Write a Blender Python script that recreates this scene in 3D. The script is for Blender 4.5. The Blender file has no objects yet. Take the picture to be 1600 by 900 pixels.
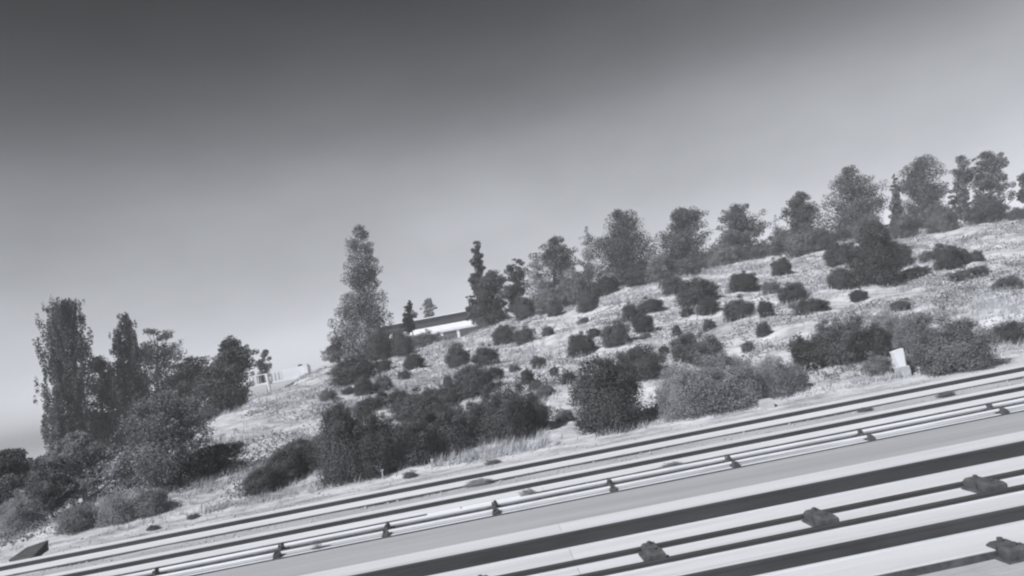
import bpy, math, random
import numpy as np

# ------------------------------------------------------------------ camera, sky, sun, exposure
SC = bpy.context.scene
COL = SC.collection
F_PX, EYE = 1163.0, 1.71
YAW, PITCH, ROLL = (math.radians(a) for a in (3.0, 4.93, 10.6))
FWD = np.array([math.sin(YAW)*math.cos(PITCH), math.cos(YAW)*math.cos(PITCH), math.sin(PITCH)])
R0 = np.array([math.cos(YAW), -math.sin(YAW), 0.0])
U0 = np.cross(R0, FWD)
RGT = math.cos(ROLL)*R0 - math.sin(ROLL)*U0
UPV = math.sin(ROLL)*R0 + math.cos(ROLL)*U0
CAM = np.array([0.0, 0.0, EYE])

import mathutils
cd = bpy.data.cameras.new('camera')
cd.sensor_width = 36.0
cd.lens = 36.0*F_PX/1600.0
cd.clip_start, cd.clip_end = 0.1, 20000.0
co = bpy.data.objects.new('camera', cd)
COL.objects.link(co)
M = mathutils.Matrix(((RGT[0], UPV[0], -FWD[0], 0), (RGT[1], UPV[1], -FWD[1], 0), (RGT[2], UPV[2], -FWD[2], EYE), (0, 0, 0, 1)))
co.matrix_world = M
SC.camera = co

SUN_EL, SUN_AZ = math.radians(46), math.radians(-130)      # azimuth from +Y (away from the camera) towards +X
TINT = (0.955, 0.985, 1.06)                                # the cold tone of the black and white film

world = bpy.data.worlds.new('World')
SC.world = world
world.use_nodes = True
nt = world.node_tree
nt.nodes.clear()
sky = nt.nodes.new('ShaderNodeTexSky')
sky.sky_type = 'NISHITA'
sky.sun_disc = False
sky.sun_elevation = SUN_EL
sky.sun_rotation = SUN_AZ
sky.altitude = 600
sky.air_density, sky.dust_density, sky.ozone_density = 1.0, 0.6, 1.0
sep = nt.nodes.new('ShaderNodeSeparateColor')             # black and white film behind a red filter
pw = nt.nodes.new('ShaderNodeMath'); pw.operation = 'POWER'; pw.inputs[1].default_value = 0.5
ml = nt.nodes.new('ShaderNodeMath'); ml.operation = 'MULTIPLY'; ml.inputs[1].default_value = 1.0
tn = nt.nodes.new('ShaderNodeVectorMath'); tn.operation = 'SCALE'
tn.inputs[0].default_value = [c*2.4 for c in TINT]
bg = nt.nodes.new('ShaderNodeBackground'); bg.inputs[1].default_value = 0.1
SKY_CURVE = [(0, 1.0), (.04, .95), (.08, .85), (.12, .78), (.17, .745), (.23, .65), (.33, .355), (.41, .2), (.47, .128), (.545, .066), (1, .05)]
wo = nt.nodes.new('ShaderNodeOutputWorld')
L = nt.links.new
wtc = nt.nodes.new('ShaderNodeTexCoord'); wxyz = nt.nodes.new('ShaderNodeSeparateXYZ')
L(wtc.outputs['Generated'], wxyz.inputs[0])
grad = nt.nodes.new('ShaderNodeFloatCurve')               # the film darkens the clear sky steadily from the horizon up
cv = grad.mapping.curves[0]
for i, (a, b) in enumerate(SKY_CURVE):
    if i == 0: cv.points[0].location = (a, b)
    elif i == len(SKY_CURVE)-1: cv.points[len(cv.points)-1].location = (a, b)
    else: cv.points.new(a, b)
grad.mapping.update()
wno = nt.nodes.new('ShaderNodeTexNoise'); wno.inputs['Scale'].default_value = 3.4; wno.inputs['Detail'].default_value = 5
wmp = nt.nodes.new('ShaderNodeMapping'); wmp.inputs['Scale'].default_value = (1, 1, 2.2)
L(wtc.outputs['Generated'], wmp.inputs[0]); L(wmp.outputs[0], wno.inputs['Vector'])
wmr = nt.nodes.new('ShaderNodeMapRange'); wmr.inputs[1].default_value = .3; wmr.inputs[2].default_value = .7     # thin uneven high haze all over the sky
wmr.inputs[3].default_value = .88; wmr.inputs[4].default_value = 1.12
L(wno.outputs[0], wmr.inputs[0])
wml = nt.nodes.new('ShaderNodeMath'); wml.operation = 'MULTIPLY'
L(wxyz.outputs[2], grad.inputs['Value'])
L(sky.outputs[0], sep.inputs[0]); L(sep.outputs[0], pw.inputs[0]); L(pw.outputs[0], ml.inputs[0]); L(grad.outputs[0], wml.inputs[0]); L(wmr.outputs[0], wml.inputs[1]); L(wml.outputs[0], ml.inputs[1])
L(ml.outputs[0], tn.inputs['Scale']); L(tn.outputs[0], bg.inputs[0]); L(bg.outputs[0], wo.inputs[0])

sd = bpy.data.lights.new('sun', 'SUN')
sd.energy = 3.0
sd.angle = math.radians(0.6)
sd.color = (1.0, 0.985, 0.97)
so = bpy.data.objects.new('sun', sd)
COL.objects.link(so)
to_sun = mathutils.Vector((math.sin(SUN_AZ)*math.cos(SUN_EL), math.cos(SUN_AZ)*math.cos(SUN_EL), math.sin(SUN_EL)))
so.rotation_euler = to_sun.to_track_quat('Z', 'Y').to_euler()
so.location = (-30, 10, 40)

SC.view_settings.view_transform = 'Standard'
SC.view_settings.look = 'None'
SC.view_settings.exposure = 0.72
SC.view_settings.gamma = 1.0
SC.render.engine = 'CYCLES'
SC.cycles.filter_width = 2.2
SC.cycles.max_bounces = 5
SC.cycles.transparent_max_bounces = 4

# ------------------------------------------------------------------ helpers
rng = np.random.default_rng(7)

def ray(px, py):
    return FWD + (px-800)/F_PX*RGT - (py-450)/F_PX*UPV

def at_depth(px, py, y):                 # the point of the sight line that lies y metres out from the track side
    d = ray(px, py)
    return CAM + d*(y/d[1])

def on_plane(px, py, z):
    d = ray(px, py)
    return CAM + d*((z-EYE)/d[2])

def hashn(ix, iy, s):
    h = (ix.astype(np.int64)*374761393 + iy.astype(np.int64)*668265263 + s*1442695041) & 0x7fffffff
    h = ((h ^ (h >> 13))*1274126177) & 0x7fffffff
    return ((h ^ (h >> 16)) & 0xffff)/65535.0

def vnoise(x, y, s=0):
    x0, y0 = np.floor(x), np.floor(y)
    fx, fy = x-x0, y-y0
    fx, fy = fx*fx*(3-2*fx), fy*fy*(3-2*fy)
    a, b = hashn(x0, y0, s), hashn(x0+1, y0, s)
    c, d = hashn(x0, y0+1, s), hashn(x0+1, y0+1, s)
    return (a*(1-fx)+b*fx)*(1-fy)+(c*(1-fx)+d*fx)*fy

def fbm(x, y, s=0, o=4):
    v, a = 0.0, 0.5
    for i in range(o):
        v = v+a*vnoise(x*2**i, y*2**i, s+i*17); a *= .5
    return v

def smooth(a, b, x):
    t = np.clip((x-a)/(b-a), 0, 1)
    return t*t*(3-2*t)

Y_TOE, Y_CREST = 12.75, 36.0
_cr = [(330, 690), (420, 637), (462, 608), (500, 580), (560, 566), (640, 551), (700, 536), (745, 522), (800, 502), (900, 468), (1000, 440), (1100, 424),
       (1200, 402), (1300, 384), (1420, 364), (1500, 350), (1600, 333)]
_cp = np.array([at_depth(px, py, Y_CREST) for px, py in _cr])
CX = np.concatenate([[-400, -17.0], _cp[:, 0], [60, 200, 900]])
CZ = np.concatenate([[-0.6, -0.55], _cp[:, 2], [_cp[-1, 2]+.3, 2.0, 0.0]])

def ground_z(x, y, fine=True):
    x = np.asarray(x, float); y = np.asarray(y, float)
    xs = x + np.clip((Y_CREST-y), 0, 24)*0.03              # the left flank of the bank swings out towards the tracks
    zc = np.interp(xs, CX, CZ)
    t = np.clip((y-Y_TOE)/(Y_CREST-Y_TOE), 0, 1)
    p = 1-(1-t)**1.3
    z = zc*p
    z = np.where(y > Y_CREST, zc-np.clip(y-Y_CREST, 0, 60)*.055, z)
    z = np.where(y > 90, np.maximum(z-(y-90)*.01, -2.0), z)
    z = np.where(y < Y_TOE, -0.02-0.25*smooth(11.7, 11.0, y), z)
    m = smooth(Y_TOE, Y_TOE+1.5, y)*(y < 70)
    z = z+m*((fbm(x*.55, y*.55, 3)-.47)*.55+(fbm(x*1.9, y*1.9, 9, 3)-.43)*.22)
    z = z+(1-m)*(y > 11.3)*(vnoise(x*2.5, y*2.5, 5)-.5)*.035
    return z

def hit(px, py, y0=11.0, y1=60.0):
    ys = np.arange(y0, y1, .04)
    d = ray(px, py)
    P = CAM[None]+d[None]*(ys/d[1])[:, None]
    k = np.nonzero(P[:, 2] < ground_z(P[:, 0], P[:, 1]))[0]
    return P[k[0]] if len(k) else None

def tag(o, label=None, cat=None, group=None, kind=None):
    if label: o['label'] = label
    if cat: o['category'] = cat
    if group: o['group'] = group
    if kind: o['kind'] = kind
    return o

def empty(name, loc):
    o = bpy.data.objects.new(name, None)
    o.empty_display_size = .2
    o.location = loc
    COL.objects.link(o)
    return o

def mesh_np(name, V, Fq, mat, tone=None, smooth_f=False):
    """V (n,3), Fq (m,4) quads or (m,3) tris"""
    me = bpy.data.meshes.new(name)
    V = np.ascontiguousarray(V, np.float32); Fq = np.ascontiguousarray(Fq, np.int32)
    k = Fq.shape[1]
    me.vertices.add(len(V)); me.vertices.foreach_set('co', V.ravel())
    me.loops.add(Fq.size); me.loops.foreach_set('vertex_index', Fq.ravel())
    me.polygons.add(len(Fq)); me.polygons.foreach_set('loop_start', np.arange(0, Fq.size, k, dtype=np.int32))
    if tone is not None:
        a = me.attributes.new('tone', 'FLOAT', 'FACE')
        a.data.foreach_set('value', np.ascontiguousarray(tone, np.float32))
    me.update(calc_edges=True)
    if smooth_f: me.polygons.foreach_set('use_smooth', np.ones(len(Fq), bool))
    me.materials.append(mat)
    return me

def link(name, me, parent=None, loc=None):
    o = bpy.data.objects.new(name, me)
    COL.objects.link(o)
    if parent is not None: o.parent = parent
    if loc is not None: o.location = loc
    return o

class MB:
    """collects boxes, tubes and prisms into one mesh"""
    def __init__(s): s.v, s.f = [], []
    def add(s, V, Fs):
        b = len(s.v); s.v += [tuple(map(float, v)) for v in V]; s.f += [tuple(i+b for i in f) for f in Fs]
    def box(s, x0, x1, y0, y1, z0, z1, c=0.0):
        if c > 0:                                            # chamfered top edges
            V = [(x0, y0, z0), (x1, y0, z0), (x1, y1, z0), (x0, y1, z0), (x0, y0, z1-c), (x1, y0, z1-c), (x1, y1, z1-c), (x0, y1, z1-c),
                 (x0+c, y0+c, z1), (x1-c, y0+c, z1), (x1-c, y1-c, z1), (x0+c, y1-c, z1)]
            Fs = [(3, 2, 1, 0)]+[(i, (i+1) % 4, (i+1) % 4+4, i+4) for i in range(4)]+[(i+4, (i+1) % 4+4, (i+1) % 4+8, i+8) for i in range(4)]+[(8, 9, 10, 11)]
        else:
            V = [(x0, y0, z0), (x1, y0, z0), (x1, y1, z0), (x0, y1, z0), (x0, y0, z1), (x1, y0, z1), (x1, y1, z1), (x0, y1, z1)]
            Fs = [(3, 2, 1, 0), (4, 5, 6, 7), (0, 1, 5, 4), (1, 2, 6, 5), (2, 3, 7, 6), (3, 0, 4, 7)]
        s.add(V, Fs)
    def extrude(s, prof, x0, x1):                            # closed (y, z) profile, anticlockwise seen from +x, run along x
        n = len(prof)
        V = [(x0, y, z) for y, z in prof]+[(x1, y, z) for y, z in prof]
        Fs = [(i, i+n, (i+1) % n+n, (i+1) % n) for i in range(n)]+[tuple(range(n)), tuple(range(2*n-1, n-1, -1))]
        s.add(V, Fs)
    def tube(s, pts, rads, n=7):
        pts = [np.array(p, float) for p in pts]
        V = []; m = len(pts)
        for i, p in enumerate(pts):
            d = pts[min(i+1, m-1)]-pts[max(i-1, 0)]; d = d/(np.linalg.norm(d)+1e-9)
            a = np.cross(d, [0.3, 1, 0.1]); a /= np.linalg.norm(a)+1e-9; b = np.cross(d, a)
            for k in range(n):
                w = 2*math.pi*k/n
                V.append(p+rads[i]*(math.cos(w)*a+math.sin(w)*b))
        Fs = [(i*n+k, i*n+(k+1) % n, (i+1)*n+(k+1) % n, (i+1)*n+k) for i in range(m-1) for k in range(n)]
        Fs += [tuple(range(n-1, -1, -1)), tuple(range((m-1)*n, m*n))]
        s.add(V, Fs)
    def mesh(s, name, mat, sm=False):
        me = bpy.data.meshes.new(name)
        me.from_pydata(s.v, [], s.f); me.materials.append(mat)
        if sm: me.polygons.foreach_set('use_smooth', np.ones(len(me.polygons), bool))
        return me
    def build(s, name, mat, parent=None, loc=None, sm=False):
        return link(name, s.mesh(name, mat, sm), parent, loc)

# ------------------------------------------------------------------ materials
def grey(v): return (v*TINT[0], v*TINT[1], v*TINT[2], 1)

def new_mat(name):
    m = bpy.data.materials.new(name); m.use_nodes = True
    return m, m.node_tree.nodes, m.node_tree.links, m.node_tree.nodes['Principled BSDF']

def mottled(name, lo, hi, scale, rough=.85, stretch=(1, 1, 1), bump=.25, bscale=None, detail=8, spec=.25, dirt=None, metal=0.0):
    """two greys mixed by stretched noise, fine bump on top; dirt = (value, scale, amount) adds stains of their own shape"""
    m, N, K, b = new_mat(name)
    tc = N.new('ShaderNodeTexCoord'); mp = N.new('ShaderNodeMapping'); mp.inputs['Scale'].default_value = stretch
    K.new(tc.outputs['Object'], mp.inputs[0])
    n = N.new('ShaderNodeTexNoise'); n.inputs['Scale'].default_value = scale; n.inputs['Detail'].default_value = detail; n.inputs['Roughness'].default_value = .62
    K.new(mp.outputs[0], n.inputs['Vector'])
    r = N.new('ShaderNodeValToRGB')
    r.color_ramp.elements[0].position, r.color_ramp.elements[1].position = .32, .68
    r.color_ramp.elements[0].color, r.color_ramp.elements[1].color = grey(lo), grey(hi)
    K.new(n.outputs[0], r.inputs[0])
    out = r.outputs[0]
    if dirt:
        n2 = N.new('ShaderNodeTexNoise'); n2.inputs['Scale'].default_value = dirt[1]; n2.inputs['Detail'].default_value = 10; n2.inputs['Roughness'].default_value = .7
        K.new(mp.outputs[0], n2.inputs['Vector'])
        mr = N.new('ShaderNodeMapRange'); mr.inputs[1].default_value, mr.inputs[2].default_value = .52, .72; mr.inputs[4].default_value = dirt[2]
        K.new(n2.outputs[0], mr.inputs[0])
        mx = N.new('ShaderNodeMix'); mx.data_type = 'RGBA'; mx.inputs['B'].default_value = grey(dirt[0])
        K.new(mr.outputs[0], mx.inputs['Factor']); K.new(out, mx.inputs['A']); out = mx.outputs['Result']
    K.new(out, b.inputs['Base Color'])
    b.inputs['Roughness'].default_value = rough; b.inputs['Specular IOR Level'].default_value = spec; b.inputs['Metallic'].default_value = metal
    if bump:
        n3 = N.new('ShaderNodeTexNoise'); n3.inputs['Scale'].default_value = bscale or scale*4; n3.inputs['Detail'].default_value = 6
        K.new(mp.outputs[0], n3.inputs['Vector'])
        bp = N.new('ShaderNodeBump'); bp.inputs['Strength'].default_value = bump; bp.inputs['Distance'].default_value = .02
        K.new(n3.outputs[0], bp.inputs['Height']); K.new(bp.outputs[0], b.inputs['Normal'])
    return m

def leaf_mat(name, v, trans=.25, rnd=.25, rough=.6):
    m, N, K, b = new_mat(name)
    at = N.new('ShaderNodeAttribute'); at.attribute_name = 'tone'
    oi = N.new('ShaderNodeObjectInfo')
    mr = N.new('ShaderNodeMapRange'); mr.inputs[3].default_value = 1-rnd; mr.inputs[4].default_value = 1+rnd
    K.new(oi.outputs['Random'], mr.inputs[0])
    mu = N.new('ShaderNodeMath'); mu.operation = 'MULTIPLY'
    K.new(at.outputs['Fac'], mu.inputs[0]); K.new(mr.outputs[0], mu.inputs[1])
    sc = N.new('ShaderNodeVectorMath'); sc.operation = 'SCALE'; sc.inputs[0].default_value = grey(v)[:3]
    K.new(mu.outputs[0], sc.inputs['Scale'])
    K.new(sc.outputs[0], b.inputs['Base Color'])
    b.inputs['Roughness'].default_value = rough; b.inputs['Specular IOR Level'].default_value = .2
    t = N.new('ShaderNodeBsdfTranslucent'); K.new(sc.outputs[0], t.inputs[0])
    mx = N.new('ShaderNodeMixShader'); mx.inputs[0].default_value = trans
    K.new(b.outputs[0], mx.inputs[1]); K.new(t.outputs[0], mx.inputs[2])
    K.new(mx.outputs[0], N['Material Output'].inputs['Surface'])
    return m

MAT = {
    'slab': mottled('pale_concrete', .57, .71, 1.6, .9, (.12, 2.4, 1), .2, 40, dirt=(.42, 3.0, .55)),
    'plinth': mottled('plinth_concrete', .62, .76, 1.4, .9, (.25, 1.6, 1), .15, 40, dirt=(.42, 2.6, .55)),
    'ballast': mottled('grey_ballast', .38, .5, 2.2, .95, (.3, 1.5, 1), .5, 30, dirt=(.25, 1.6, .55)),
    'bed': mottled('smooth_grey_bed', .34, .45, 1.6, .95, (.1, 2.2, 1), .4, 40, dirt=(.27, 2.2, .45)),
    'cover': mottled('white_cover', .8, .88, 3, .85, (1, 1, 1), .15, 30, dirt=(.6, 5, .5)),
    'rail_side': mottled('rusty_rail_side', .038, .065, 5, .85, (.2, 2, 2), .15, 60),
    'rail_top': mottled('polished_rail_top', .55, .7, 3, .45, (.1, 6, 1), .02, 50, spec=.4),
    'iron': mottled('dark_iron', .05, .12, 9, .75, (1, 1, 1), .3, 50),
    'pipe': mottled('pale_pipe', .62, .76, 2.5, .6, (.3, 2, 2), .1, 30, dirt=(.3, 3, .5)),
    'white': mottled('white_paint', .74, .82, 2, .7, (1, 1, 1), .05, 30, dirt=(.6, 2.5, .4)),
    'wall': mottled('grey_wall', .2, .28, 2, .9, (1, 1, 1), .2, 20),
    'roofdark': mottled('dark_roof', .045, .06, 2, .8, (1, 1, 1), .1, 20),
    'bark': mottled('bark', .12, .24, 6, .95, (1, 1, .25), .6, 20),
    'palebark': mottled('pale_bark', .34, .5, 6, .95, (1, 1, .25), .5, 20, dirt=(.15, 7, .6)),
    'stone': mottled('grey_stone', .4, .56, 4, .95, (1, 1, 1), .5, 16),
}
LEAF = {
    'dark': leaf_mat('dark_scrub_leaf', .125, .35),
    'mid': leaf_mat('mid_scrub_leaf', .21, .4),
    'soft': leaf_mat('grey_scrub_leaf', .37, .45),
    'pine': leaf_mat('pine_leaf', .165, .38, .15),
    'poplar': leaf_mat('poplar_leaf', .15, .4, .1),
    'silver': leaf_mat('silver_leaf', .26, .32, .1),
    'pale': leaf_mat('pale_leaf', .5, .35, .15),
    'straw': leaf_mat('straw_blade', .52, .35, .0),
}

def ground_material():
    m, N, K, b = new_mat('dry_ground')
    tc = N.new('ShaderNodeTexCoord')
    def noise(scale, st, det=8, ro=.6):
        mp = N.new('ShaderNodeMapping'); mp.inputs['Scale'].default_value = st
        mp.inputs['Rotation'].default_value = (0, 0, -.35)
        n = N.new('ShaderNodeTexNoise'); n.inputs['Scale'].default_value = scale; n.inputs['Detail'].default_value = det; n.inputs['Roughness'].default_value = ro
        K.new(tc.outputs['Object'], mp.inputs[0]); K.new(mp.outputs[0], n.inputs['Vector'])
        return n.outputs[0]
    def ramp(src, stops):
        r = N.new('ShaderNodeValToRGB')
        e = r.color_ramp.elements
        e[0].position, e[0].color = stops[0][0], grey(stops[0][1])
        e[1].position, e[1].color = stops[-1][0], grey(stops[-1][1])
        for p, v in stops[1:-1]:
            x = e.new(p); x.color = grey(v)
        K.new(src, r.inputs[0]); return r.outputs[0]
    big = ramp(noise(.42, (.6, 1.3, 1)), [(.36, .26), (.46, .48), (.58, .64)])
    mid = ramp(noise(2.2, (.5, 1.5, 1), 10, .7), [(.38, .14), (.5, .5), (.58, .68)])
    mx = N.new('ShaderNodeMix'); mx.data_type = 'RGBA'; mx.inputs['Factor'].default_value = .6
    K.new(big, mx.inputs['A']); K.new(mid, mx.inputs['B'])
    K.new(mx.outputs['Result'], b.inputs['Base Color'])
    b.inputs['Roughness'].default_value = .95; b.inputs['Specular IOR Level'].default_value = .1
    bp = N.new('ShaderNodeBump'); bp.inputs['Strength'].default_value = .6; bp.inputs['Distance'].default_value = .06
    K.new(noise(9, (1, 1, 1), 8, .7), bp.inputs['Height']); K.new(bp.outputs[0], b.inputs['Normal'])
    return m

# ------------------------------------------------------------------ the ground: one sheet out to the horizon
def axis(a, b, step, far0, far1, n=26):
    core = np.arange(a, b, step)
    lo = a-np.geomspace(step*3, a-far0, n)[::-1]
    hi = b+np.geomspace(step*3, far1-b, n)
    return np.concatenate([lo, core, hi])
xs = axis(-30, 34, .16, -5000, 5000)
ys = np.concatenate([[-60, -20, 0, 6, 10, 10.9, 11.2, 11.45], np.arange(11.6, 40, .13), 40+np.geomspace(.4, 5000, 40)])
GX, GY = np.meshgrid(xs, ys)
GZ = ground_z(GX, GY)
nx, ny = len(xs), len(ys)
ii = (np.arange(ny-1)[:, None]*nx+np.arange(nx-1)[None]).ravel()
ground = link('ground', mesh_np('ground', np.stack([GX, GY, GZ], -1).reshape(-1, 3), np.stack([ii, ii+1, ii+nx+1, ii+nx], 1), ground_material(), smooth_f=True))
tag(ground, kind='structure')

# ------------------------------------------------------------------ track formation (along x)
X0, X1 = -70.0, 90.0
def sheet(name, y0, y1, z, mat, amp=.012, step=.25, seed=0):
    xs = np.arange(X0, X1+step, step); ys = np.linspace(y0, y1, max(2, int((y1-y0)/.12)))
    gx, gy = np.meshgrid(xs, ys)
    gz = z+(vnoise(gx*1.7, gy*4, seed)-.5)*amp*2
    nx, ny = len(xs), len(ys)
    ii = (np.arange(ny-1)[:, None]*nx+np.arange(nx-1)[None]).ravel()
    o = link(name, mesh_np(name, np.stack([gx, gy, gz], -1).reshape(-1, 3), np.stack([ii, ii+1, ii+nx+1, ii+nx], 1), MAT[mat], smooth_f=True))
    return tag(o, kind='structure')
sheet('far_track_bed', 8.2, 11.75, .012, 'ballast', .012, seed=1)
sheet('track_bed', 7.0, 8.215, .03, 'bed', .002, seed=2)
sheet('trackside_ground', -4.0, 4.5, .0, 'ballast', .012, seed=3)

def strip(name, y0, y1, z1, mat, piece):
    """a run of cast concrete pieces with narrow open joints"""
    root = empty(name, (0, y0, 0)); tag(root, kind='structure')
    b = MB(); b.box(0, piece-.003, 0, y1-y0, -.1, z1, .002)
    me = b.mesh('slab_piece', MAT[mat])
    x = X0
    while x < X1:
        link('slab_piece', me, root, (x, 0, 0)); x += piece
    return root
strip('track_slab', 4.42, 7.20, .05, 'slab', 6.4)
strip('rail_plinth', 10.525, 11.59, .05, 'plinth', 6.4)
strip('rail_plinth.001', 9.035, 9.875, .05, 'plinth', 6.4)

def edge_shade(root, y, z0, z1):
    b = MB(); b.box(X0, X1, -.012, -.003, z0, z1); b.build('edge_shade_strip', MAT['iron'], root)  # dark strip added as the shade on the front step face
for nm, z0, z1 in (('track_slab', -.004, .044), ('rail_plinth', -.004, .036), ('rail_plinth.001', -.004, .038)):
    edge_shade(bpy.data.objects[nm], 0, z0, z1)

def track(name, label, rails):
    root = empty(name, (0, sum(r[0] for r in rails)/len(rails), 0)); tag(root, label, 'railway track')
    oy = root.location.y
    for y, z0, h, w, part, toplab in rails:
        y -= oy
        b = MB(); hd = min(.032, h*.35)                                      # head overhangs a thinner web on a spread foot
        b.extrude([(y+.003, z0), (y+w*.8, z0), (y+w*.72, z0+h-hd), (y+w, z0+h-hd*.8), (y+w, z0+h-.008), (y+w*.9, z0+h-.002),
                   (y+w*.1, z0+h-.002), (y, z0+h-.008), (y, z0+h-hd*.8), (y+.003, z0+h-hd)], X0, X1)
        r = b.build(part, MAT['rail_side'], root)
        t = MB(); t.box(X0, X1, y+w*.14, y+w*.86, z0+h-.0015, z0+h+.001)
        if toplab: t.build('running_surface', MAT['rail_top'], r)
        f = MB(); f.box(X0, X1, y-w*.25, y-.001, z0-.002, z0+.008); f.box(X0, X1, y+w*.81, y+w*1.25, z0-.002, z0+.012)
        f.build('rail_foot', MAT['plinth' if h < .09 else 'slab'], r)
    return root
far = track('railway_track', 'far railway track of two dark low rails on narrow concrete plinths, nearest the shrub slope',
            [(10.84, .05, .068, .07, 'rail', True), (9.285, .05, .062, .07, 'rail', True)])
near = track('railway_track.001', 'near railway track of thick dark rails on a wide pale slab with clamped bars',
             [(6.29, .05, .128, .085, 'rail', True), (4.785, .05, .095, .085, 'rail', True),
              (5.742, .05, .043, .05, 'guard_bar', False), (5.374, .05, .040, .05, 'guard_bar', False)])

# dark clamps over the two guard bars of the near track
def lump(b, x, y, z, rx, ry, rz, seed):
    r = np.random.default_rng(seed); nu, nv = 9, 5
    V = []
    for j in range(nv+1):
        t = j/nv*math.pi/2
        for i in range(nu):
            a = 2*math.pi*i/nu; k = 1+r.uniform(-.16, .16)
            sq = (abs(math.cos(a))**4+abs(math.sin(a))**4)**-.25
            V.append((x+rx*math.cos(a)*sq*math.cos(t)**.5*k, y+ry*math.sin(a)*sq*math.cos(t)**.5*k, z+rz*math.sin(t)*k))
    Fs = [(j*nu+i, j*nu+(i+1) % nu, (j+1)*nu+(i+1) % nu, (j+1)*nu+i) for j in range(nv) for i in range(nu)]+[tuple(range(nv*nu, nv*nu+nu))]
    b.add(V, Fs)
def clamp_mesh(seed, sy):
    r = np.random.default_rng(seed); b = MB()
    b.box(-.12, .12, -.27*sy, .27*sy, .0, .018, .005)
    w, h = r.uniform(.085, .095), r.uniform(.095, .11)
    b.box(-w, w, -.235*sy, -.02, .018, h, .022)              # two cast halves gripping the bars
    b.box(-w*.9, w*.95, .02, .235*sy, .018, h*.92, .022)
    for c in (-.13*sy, .13*sy): b.tube([(0, c, h*.88), (0, c, h+.018)], [.024, .024], 6)
    return b.mesh('rail_clamp', MAT['iron'])
cm = [clamp_mesh(s, 1.0) for s in (11, 23, 37)]
oy = near.location.y
xA, xB = on_plane(1030, 880, .06)[0], on_plane(1552, 768, .06)[0]
stp = (xB-xA)/2
for k in range(-7, 9):
    link('rail_clamp', cm[k % 3], near, (xA+stp*k, 5.565-oy, .05)).scale = (.70, .70, .85)
em = clamp_mesh(51, .55)
xe = on_plane(1585, 858, .06)[0]
for k in range(-6, 7):
    link('edge_clamp', em, near, (xe+stp*2*k, 4.40-oy, .0)).scale = (.75, .8, .85)

# twin pale pipes between the tracks, on dark brackets
pipes = empty('twin_pipes', (0, 8.4, .012)); tag(pipes, 'pair of thin pale pipes on dark brackets running between the two tracks', 'pipe run')
b = MB(); b.box(X0, X1, -.2, .24, -.01, .022, .006); b.build('concrete_footing', MAT['plinth'], pipes)
def pipe(y, z, r, seed):
    rr = np.random.default_rng(seed); b = MB(); xs_ = np.arange(X0, X1, 1.4)
    b.tube([(x, y+rr.uniform(-.006, .006), z+rr.uniform(-.006, .004)) for x in xs_], [r]*len(xs_), 10)
    b.build('pipe', MAT['pipe'], pipes, sm=True)
pipe(.10, .085, .024, 1); pipe(-.10, .06, .017, 2)
b = MB(); b.box(X0, X1, -.225, -.203, -.01, .03); b.build('shade_line', MAT['iron'], pipes)  # dark runs added as the shade between, behind and before the pipes
for y, z, r in ((0.01, .04, .022), (.19, .036, .018)):
    b = MB(); b.tube([(X0+2*k, y, z) for k in range(int((X1-X0)/2)+1)], [r]*(int((X1-X0)/2)+1), 8); b.build('shade_line', MAT['iron'], pipes)
def bracket(seed):
    b = MB(); lump(b, 0, -.11, .0, .055, .10, .10, seed); lump(b, -.01, .11, .0, .05, .09, .14, seed+3)
    b.box(-.04, .04, -.2, .2, .022, .05)
    return b.mesh('pipe_bracket', MAT['iron'])
bm_ = [bracket(s) for s in (3, 8)]
bx = [on_plane(px, py, .06)[0] for px, py in ((432, 868), (600, 838), (775, 803), (960, 765), (1155, 728), (1353, 682), (1565, 642))]
st2 = (bx[-1]-bx[0])/6
for k in range(-6, 13):
    x = bx[k] if 0 <= k <= 6 else bx[0]+st2*k
    link('pipe_bracket', bm_[k % 2], pipes, (x, 0, 0)).scale = (.8, .95, .8)

# white cover slabs beside the pipes
p0, p1 = on_plane(668, 806, .03), on_plane(830, 776, .03)
cov = empty('trough_cover', (p0[0], 8.66, .02)); tag(cov, 'long bright white concrete cover lying between far track and twin pipes', 'cover')
n = 3; w = (p1[0]-p0[0])/n
b = MB(); b.box(0, w-.012, 0, .30, 0, .035, .006); me = b.mesh('cover_panel', MAT['cover'])
for k in range(n): link('cover_panel', me, cov, (k*w, 0, 0))

# ------------------------------------------------------------------ foliage
def leaves(C, Nn, size, rs, aspect=.55, tone_sd=.25, tone=None):
    """leaf-sized quads (pointed) at C, facing Nn"""
    n = len(C)
    Nn = Nn/(np.linalg.norm(Nn, axis=1, keepdims=True)+1e-9)
    a = rs.normal(size=(n, 3)); a -= (a*Nn).sum(1, keepdims=True)*Nn; a /= np.linalg.norm(a, axis=1, keepdims=True)+1e-9
    bb = np.cross(Nn, a)
    s = (size*rs.uniform(.6, 1.35, n))[:, None]
    V = np.stack([C-a*s, C-bb*s*aspect+Nn*s*.12, C+a*s, C+bb*s*aspect+Nn*s*.12], 1).reshape(-1, 3)
    Fq = np.arange(4*n).reshape(n, 4)
    t = np.clip(rs.normal(1, tone_sd, n), .4, 1.9)
    if tone is not None: t = t*tone
    return V, Fq, t

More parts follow.
